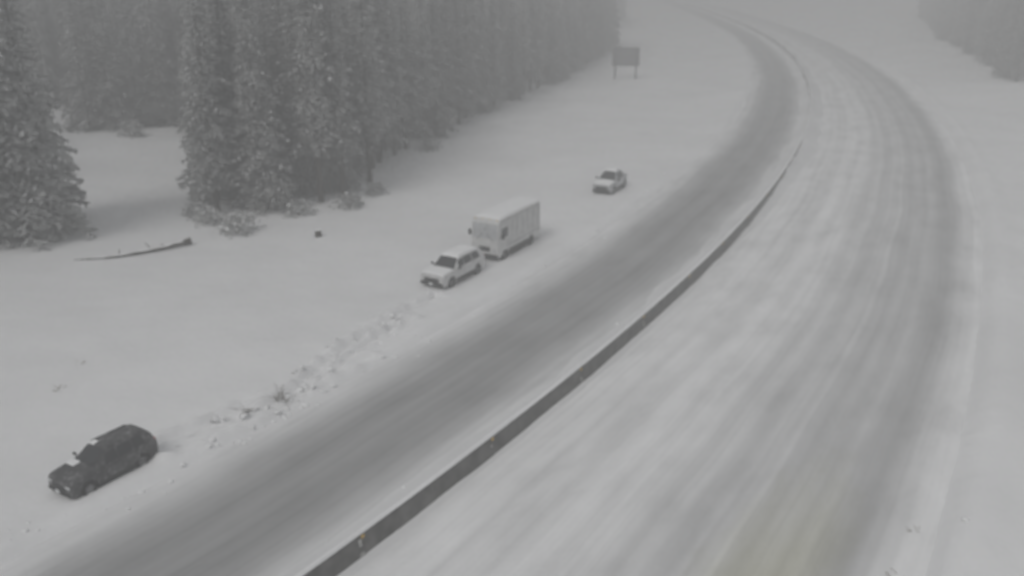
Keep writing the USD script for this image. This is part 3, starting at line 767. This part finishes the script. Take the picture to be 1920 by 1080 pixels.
# low snow-dusted shrubs along the forest edge
def shrub(seed, rad=1.3, hh=1.5, n=320):
    r = np.random.default_rng(seed); V, F, SV, SF, st = [], [], [], [], []
    for i in range(9):
        a = r.uniform(0, 6.28); st.append(tube((0, 0, 0), (math.cos(a) * rad * .6, math.sin(a) * rad * .6, hh * r.uniform(.5, .95)), .03, .008, 5))
    for i in range(n):
        a = r.uniform(0, 6.28); z = r.random() ** .8; q = rad * math.sqrt(max(0, 1 - z * z * .85)) * r.uniform(.45, 1.08) * (1 + .25 * math.sin(3 * a + seed))
        c = np.array([math.cos(a) * q, math.sin(a) * q, hh * z * r.uniform(.8, 1.1)]); d = r.normal(0, 1, 3); d[2] = abs(d[2]) * .4; d /= np.linalg.norm(d); e = np.cross(d, r.normal(0, 1, 3)); e /= np.linalg.norm(e)
        l, w = r.uniform(.2, .42), r.uniform(.06, .14)
        for VV, FF, go, o in ((V, F, True, 0), (SV, SF, r.random() < .35 and z > .3, .04)):
            if go:
                k = len(VV); o = np.array([0, 0, o]); VV.extend([c + o, c + d * l * .5 + e * w + o, c + d * l + o, c + d * l * .5 - e * w + o]); FF.extend([(k, k + 1, k + 2), (k, k + 2, k + 3)])
    return cat_(st), (np.array(V), np.array(F)), (np.array(SV), np.array(SF))
SH = [shrub(70 + i) for i in range(3)]
shrub_src = {}
def put_shrub(i, x, y, sc, label, group=None):
    loc = (x, y, gz(x, y) - .08)
    if i in shrub_src:
        return copy_of(shrub_src[i], 'snowy_shrub', loc, r2.uniform(0, 360), (sc, sc, sc * .9), label, group, 'shrub')
    t = thing('snowy_shrub', loc, 30, (sc, sc, sc * .9)); data(t, label, 'shrub', group)
    a, b, c = SH[i]; part('stem', a, twig_mat, t); part('foliage', b, needles, t, False); data(part('snow_load', c, snow_car, t, False), kind='stuff')
    shrub_src[i] = t
    return t
G_ = 'low shrubs along the forest edge'
GL = 'low snow-dusted shrub at the foot of the forest edge'
for i, (x, y, sc, lb) in enumerate([
        (-22.0, 65.6, 1.25, 'largest low grey shrub bulging from the forest foot above the fallen limb'),
        (-25.4, 68.4, 0.95, None), (-18.4, 71.2, 1.0, None), (-14.4, 73.6, 1.0, None), (-12.8, 78.0, .8, None),
        (-9.4, 98.0, 1.0, None), (-27.0, 70.2, .8, None), (-45.0, 101.0, 1.2, 'snow-dusted shrub at the back of the snowy clearing')]):
    put_shrub(i % 3, x, y, sc, lb or GL, None if lb else G_)

# far wood behind the first rows
def cheap_tree(seed):
    r = np.random.default_rng(seed); V, F = [], []
    for i in range(1300):
        t = r.random() ** .8; a = r.uniform(0, 6.28); q = 3.0 * (1 - t) ** .8 * r.uniform(.3, 1.1) + .1
        c = np.array([math.cos(a) * q * .4, math.sin(a) * q * .4, 2 + 19 * t]); e = np.array([math.cos(a) * q, math.sin(a) * q, 2 + 19 * t - q * .5]); s_ = np.array([-math.sin(a), math.cos(a), 0]) * (.10 + .12 * q * .5)
        k = len(V); V.extend([c, (c + e) / 2 + s_, e, (c + e) / 2 - s_ - np.array([0, 0, .3])]); F.extend([(k, k + 1, k + 2), (k, k + 2, k + 3)])
    return cat_([tube((0, 0, 0), (0, 0, 21), .28, .03, 6), trimesh.Trimesh(np.array(V), np.array(F), process=False)])
wood = UsdGeom.PointInstancer.Define(stage, '/World/distant_wood')
data(wood, 'unbroken grey mass of distant wood fading behind the nearer conifers', 'wood', None, 'stuff')
for i in range(2):
    usdkit.mesh(stage, f'/World/distant_wood/distant_conifer' + ('_001' if i else ''), cheap_tree(90 + i), needles, False)
wood.CreatePrototypesRel().SetTargets([Sdf.Path('/World/distant_wood/distant_conifer'), Sdf.Path('/World/distant_wood/distant_conifer_001')])
pos = []
def scatter(edge, back, d0, d1, n):
    e = np.array(edge, float); seg = np.linalg.norm(np.diff(e, axis=0), axis=1); cum = np.concatenate([[0], np.cumsum(seg)])
    for _ in range(n):
        q = r2.uniform(0, cum[-1]); p = np.array([np.interp(q, cum, e[:, 0]), np.interp(q, cum, e[:, 1])]) + np.array(back) * r2.uniform(d0, d1) + r2.normal(0, 2, 2)
        pos.append(p)
scatter([(-75, 60), (-50, 62), (-43, 66)], (-.55, .83), 12, 60, 90)
scatter([(-60, 105), (-36, 112)], (-.4, .92), 15, 70, 90)
scatter(EDGE_MID + [(33, 265), (42, 300), (50, 350)], (-.36, .93), 17, 80, 420)
scatter(EDGE_R + [(205, 470), (225, 560)], (.9, .35), 38, 120, 260)
scatter([(-120, 40), (-75, 55)], (-.35, .94), 0, 60, 60)
pos = np.array(pos); zz = ground_z(pos[:, 0], pos[:, 1]) - .2
wood.CreatePositionsAttr(Vt.Vec3fArray.FromNumpy(np.column_stack([pos, zz]).astype(np.float32)))
wood.CreateProtoIndicesAttr(Vt.IntArray.FromNumpy(r2.integers(0, 2, len(pos)).astype(np.int32)))
ang = r2.uniform(0, math.pi, len(pos))
wood.CreateOrientationsAttr(Vt.QuathArray([Gf.Quath(float(math.cos(a)), 0, 0, float(math.sin(a))) for a in ang]))
wood.CreateScalesAttr(Vt.Vec3fArray.FromNumpy(np.repeat(r2.uniform(.85, 1.05, (len(pos), 1)), 3, 1).astype(np.float32)))

# ------------------------------------------------------------------ small things in the snow
# fallen limb
lx, ly = -31.2, 57.6
fl = thing('fallen_limb', (lx, ly, gz(lx, ly)), 0)
data(fl, 'fallen bare tree limb half buried in snow between shoulder and forest', 'branch')
pl = []
for t in np.linspace(0, 1, 8):
    x = lx + 6.3 * t; y = ly + 4.2 * t ** 1.5
    pl.append(np.array([6.3 * t, 4.2 * t ** 1.5, gz(x, y) - gz(lx, ly) + .02 + .24 * t]))
part('limb', polytube(pl, np.linspace(.05, .17, 8), 9), bark, fl, 60)
part('butt', polytube([pl[-1], pl[-1] + np.array([.5, .25, .12])], [.20, .26], 10), bark, fl, 60)
for q, az, l in ((3, 1.9, .8), (4, -.8, .6), (5, 2.3, 1.0), (6, .2, .8), (6, 2.9, .5)):
    part('side_branch', polytube([pl[q], pl[q] + l * np.array([math.cos(az) * .7, math.sin(az) * .7, .25]), pl[q] + l * np.array([math.cos(az) * 1.2, math.sin(az) * 1.1, .32])], [.05, .035, .012], 6), bark, fl, 60)
vv = []; tt = np.linspace(0, 1, 40)
P_ = np.array(pl); 
for t in tt:
    i = min(int(t * 7), 6); w = t * 7 - i; p = P_[i] * (1 - w) + P_[i + 1] * w; rad = .05 + .12 * t
    for a in np.linspace(-.9, .9, 5): vv.append((p[0] - a * rad * .55, p[1] + a * rad * .83, p[2] + rad * math.cos(a * 1.2) + (.05 + .03 * math.sin(t * 31)) * (1 - abs(a)) - .01))
part('snow_load', (np.array(vv), grid_faces(40, 5)), snow_car, fl, 180)

def twiggy(seed, n, h, spread):
    r = np.random.default_rng(seed); ms = []
    for i in range(n):
        a = r.uniform(0, 6.28); b = np.array([r.normal(0, spread * .2), r.normal(0, spread * .2), -.1]); L_ = h * r.uniform(.5, 1.1)
        m = b + np.array([math.cos(a) * spread * .35, math.sin(a) * spread * .35, L_ * .55]); e = m + np.array([math.cos(a + .4) * spread * .5, math.sin(a + .4) * spread * .5, L_ * .4])
        ms.append(polytube([b, m, e], [.016, .011, .004], 5))
        for k in range(3):
            q = b + (e - b) * r.uniform(.35, .85); ms.append(tube(q, q + np.array([r.normal(0, .22), r.normal(0, .22), r.uniform(.05, .3)]) * h, .008, .003, 4))
    return cat_(ms)
def sprig(name, x, y, mesh, mat, label, cat, pn='twigs'):
    t = thing(name, (x, y, max(gz(x, y), 0.0)), 0); data(t, label, cat); part(pn, mesh, mat, t, 50); return t
sprig('bare_shrub', -11.15, 37.0, twiggy(3, 16, .6, .8), twig_mat, 'bare twiggy shrub poking through churned snow beside the slushy carriageway', 'shrub')
sprig('bare_shrub', -12.9, 36.0, twiggy(4, 8, .35, .7), twig_mat, 'smaller bare twigs in churned snow left of the twiggy shrub', 'shrub')
sprig('grass_tuft', -22.95, 38.6, twiggy(6, 9, .26, .4), dead_grass, 'lower of two faint dead grass tufts on snow above the dark car', 'grass tuft', 'blades')
sprig('grass_tuft', -23.2, 41.6, twiggy(7, 7, .22, .4), dead_grass, 'upper of two faint dead grass tufts on snow above the dark car', 'grass tuft', 'blades')
sprig('grass_tuft', 15.3, 27.1, twiggy(8, 7, .22, .4), dead_grass, 'upper of two dead grass tufts on the right snow bank', 'grass tuft', 'blades')
sprig('grass_tuft', 13.5, 24.6, twiggy(9, 8, .24, .4), dead_grass, 'lower of two dead grass tufts at the bottom right snow bank', 'grass tuft', 'blades')
# short snow-capped stump
stx, sty = -15.3, 64.6
sp = thing('tree_stump', (stx, sty, gz(stx, sty)), 0); data(sp, 'short dark stump standing alone in snow before the forest', 'stump')
part('stump', trimesh.creation.revolve(np.array([(0, -.2), (.34, -.2), (.27, .1), (.24, .45), (.23, .52), (0, .55)]), sections=14), bark, sp, 40)
cp = trimesh.creation.icosphere(subdivisions=2, radius=.25); cp.vertices *= np.array([1, 1, .35]); cp.apply_translation((0, 0, .53)); part('snow_cap', cp, snow_car, sp, 180)
# lump of dirty slush on the shoulder
cx_, cy_ = -13.3, 29.9
ck = trimesh.creation.icosphere(subdivisions=2, radius=.22); ck.vertices *= (1 + .5 * (meshkit.noise(ck.vertices * 8, 3)[:, None] - .5)) * np.array([1.3, 1, .55])
ck.apply_translation((cx_, cy_, gz(cx_, cy_) + .03))
c_ = usdkit.mesh(stage, '/World/slush_chunk', ck, simple('grey_slush', (.34, .335, .32), .7, noise=.25, scale=6), 60); data(c_, 'grey slush chunk on shoulder snow right of the dark car', 'slush chunk')

# ------------------------------------------------------------------ haze: snow-filled air round everything
HAZE = 0.0058
hz = usdkit.mesh(stage, '/World/haze', box(9000, 9000, 36, (0, 1500, 13)), usdkit.material(stage, '/World/Looks/snowy_air', {
    'v': ('principled_volume', {'color': (0.995, 0.995, 0.995), 'density': HAZE, 'anisotropy': -0.35})}, [], volume='v.volume'))
data(hz, 'pale even winter haze filling the air', 'haze', None, 'stuff')
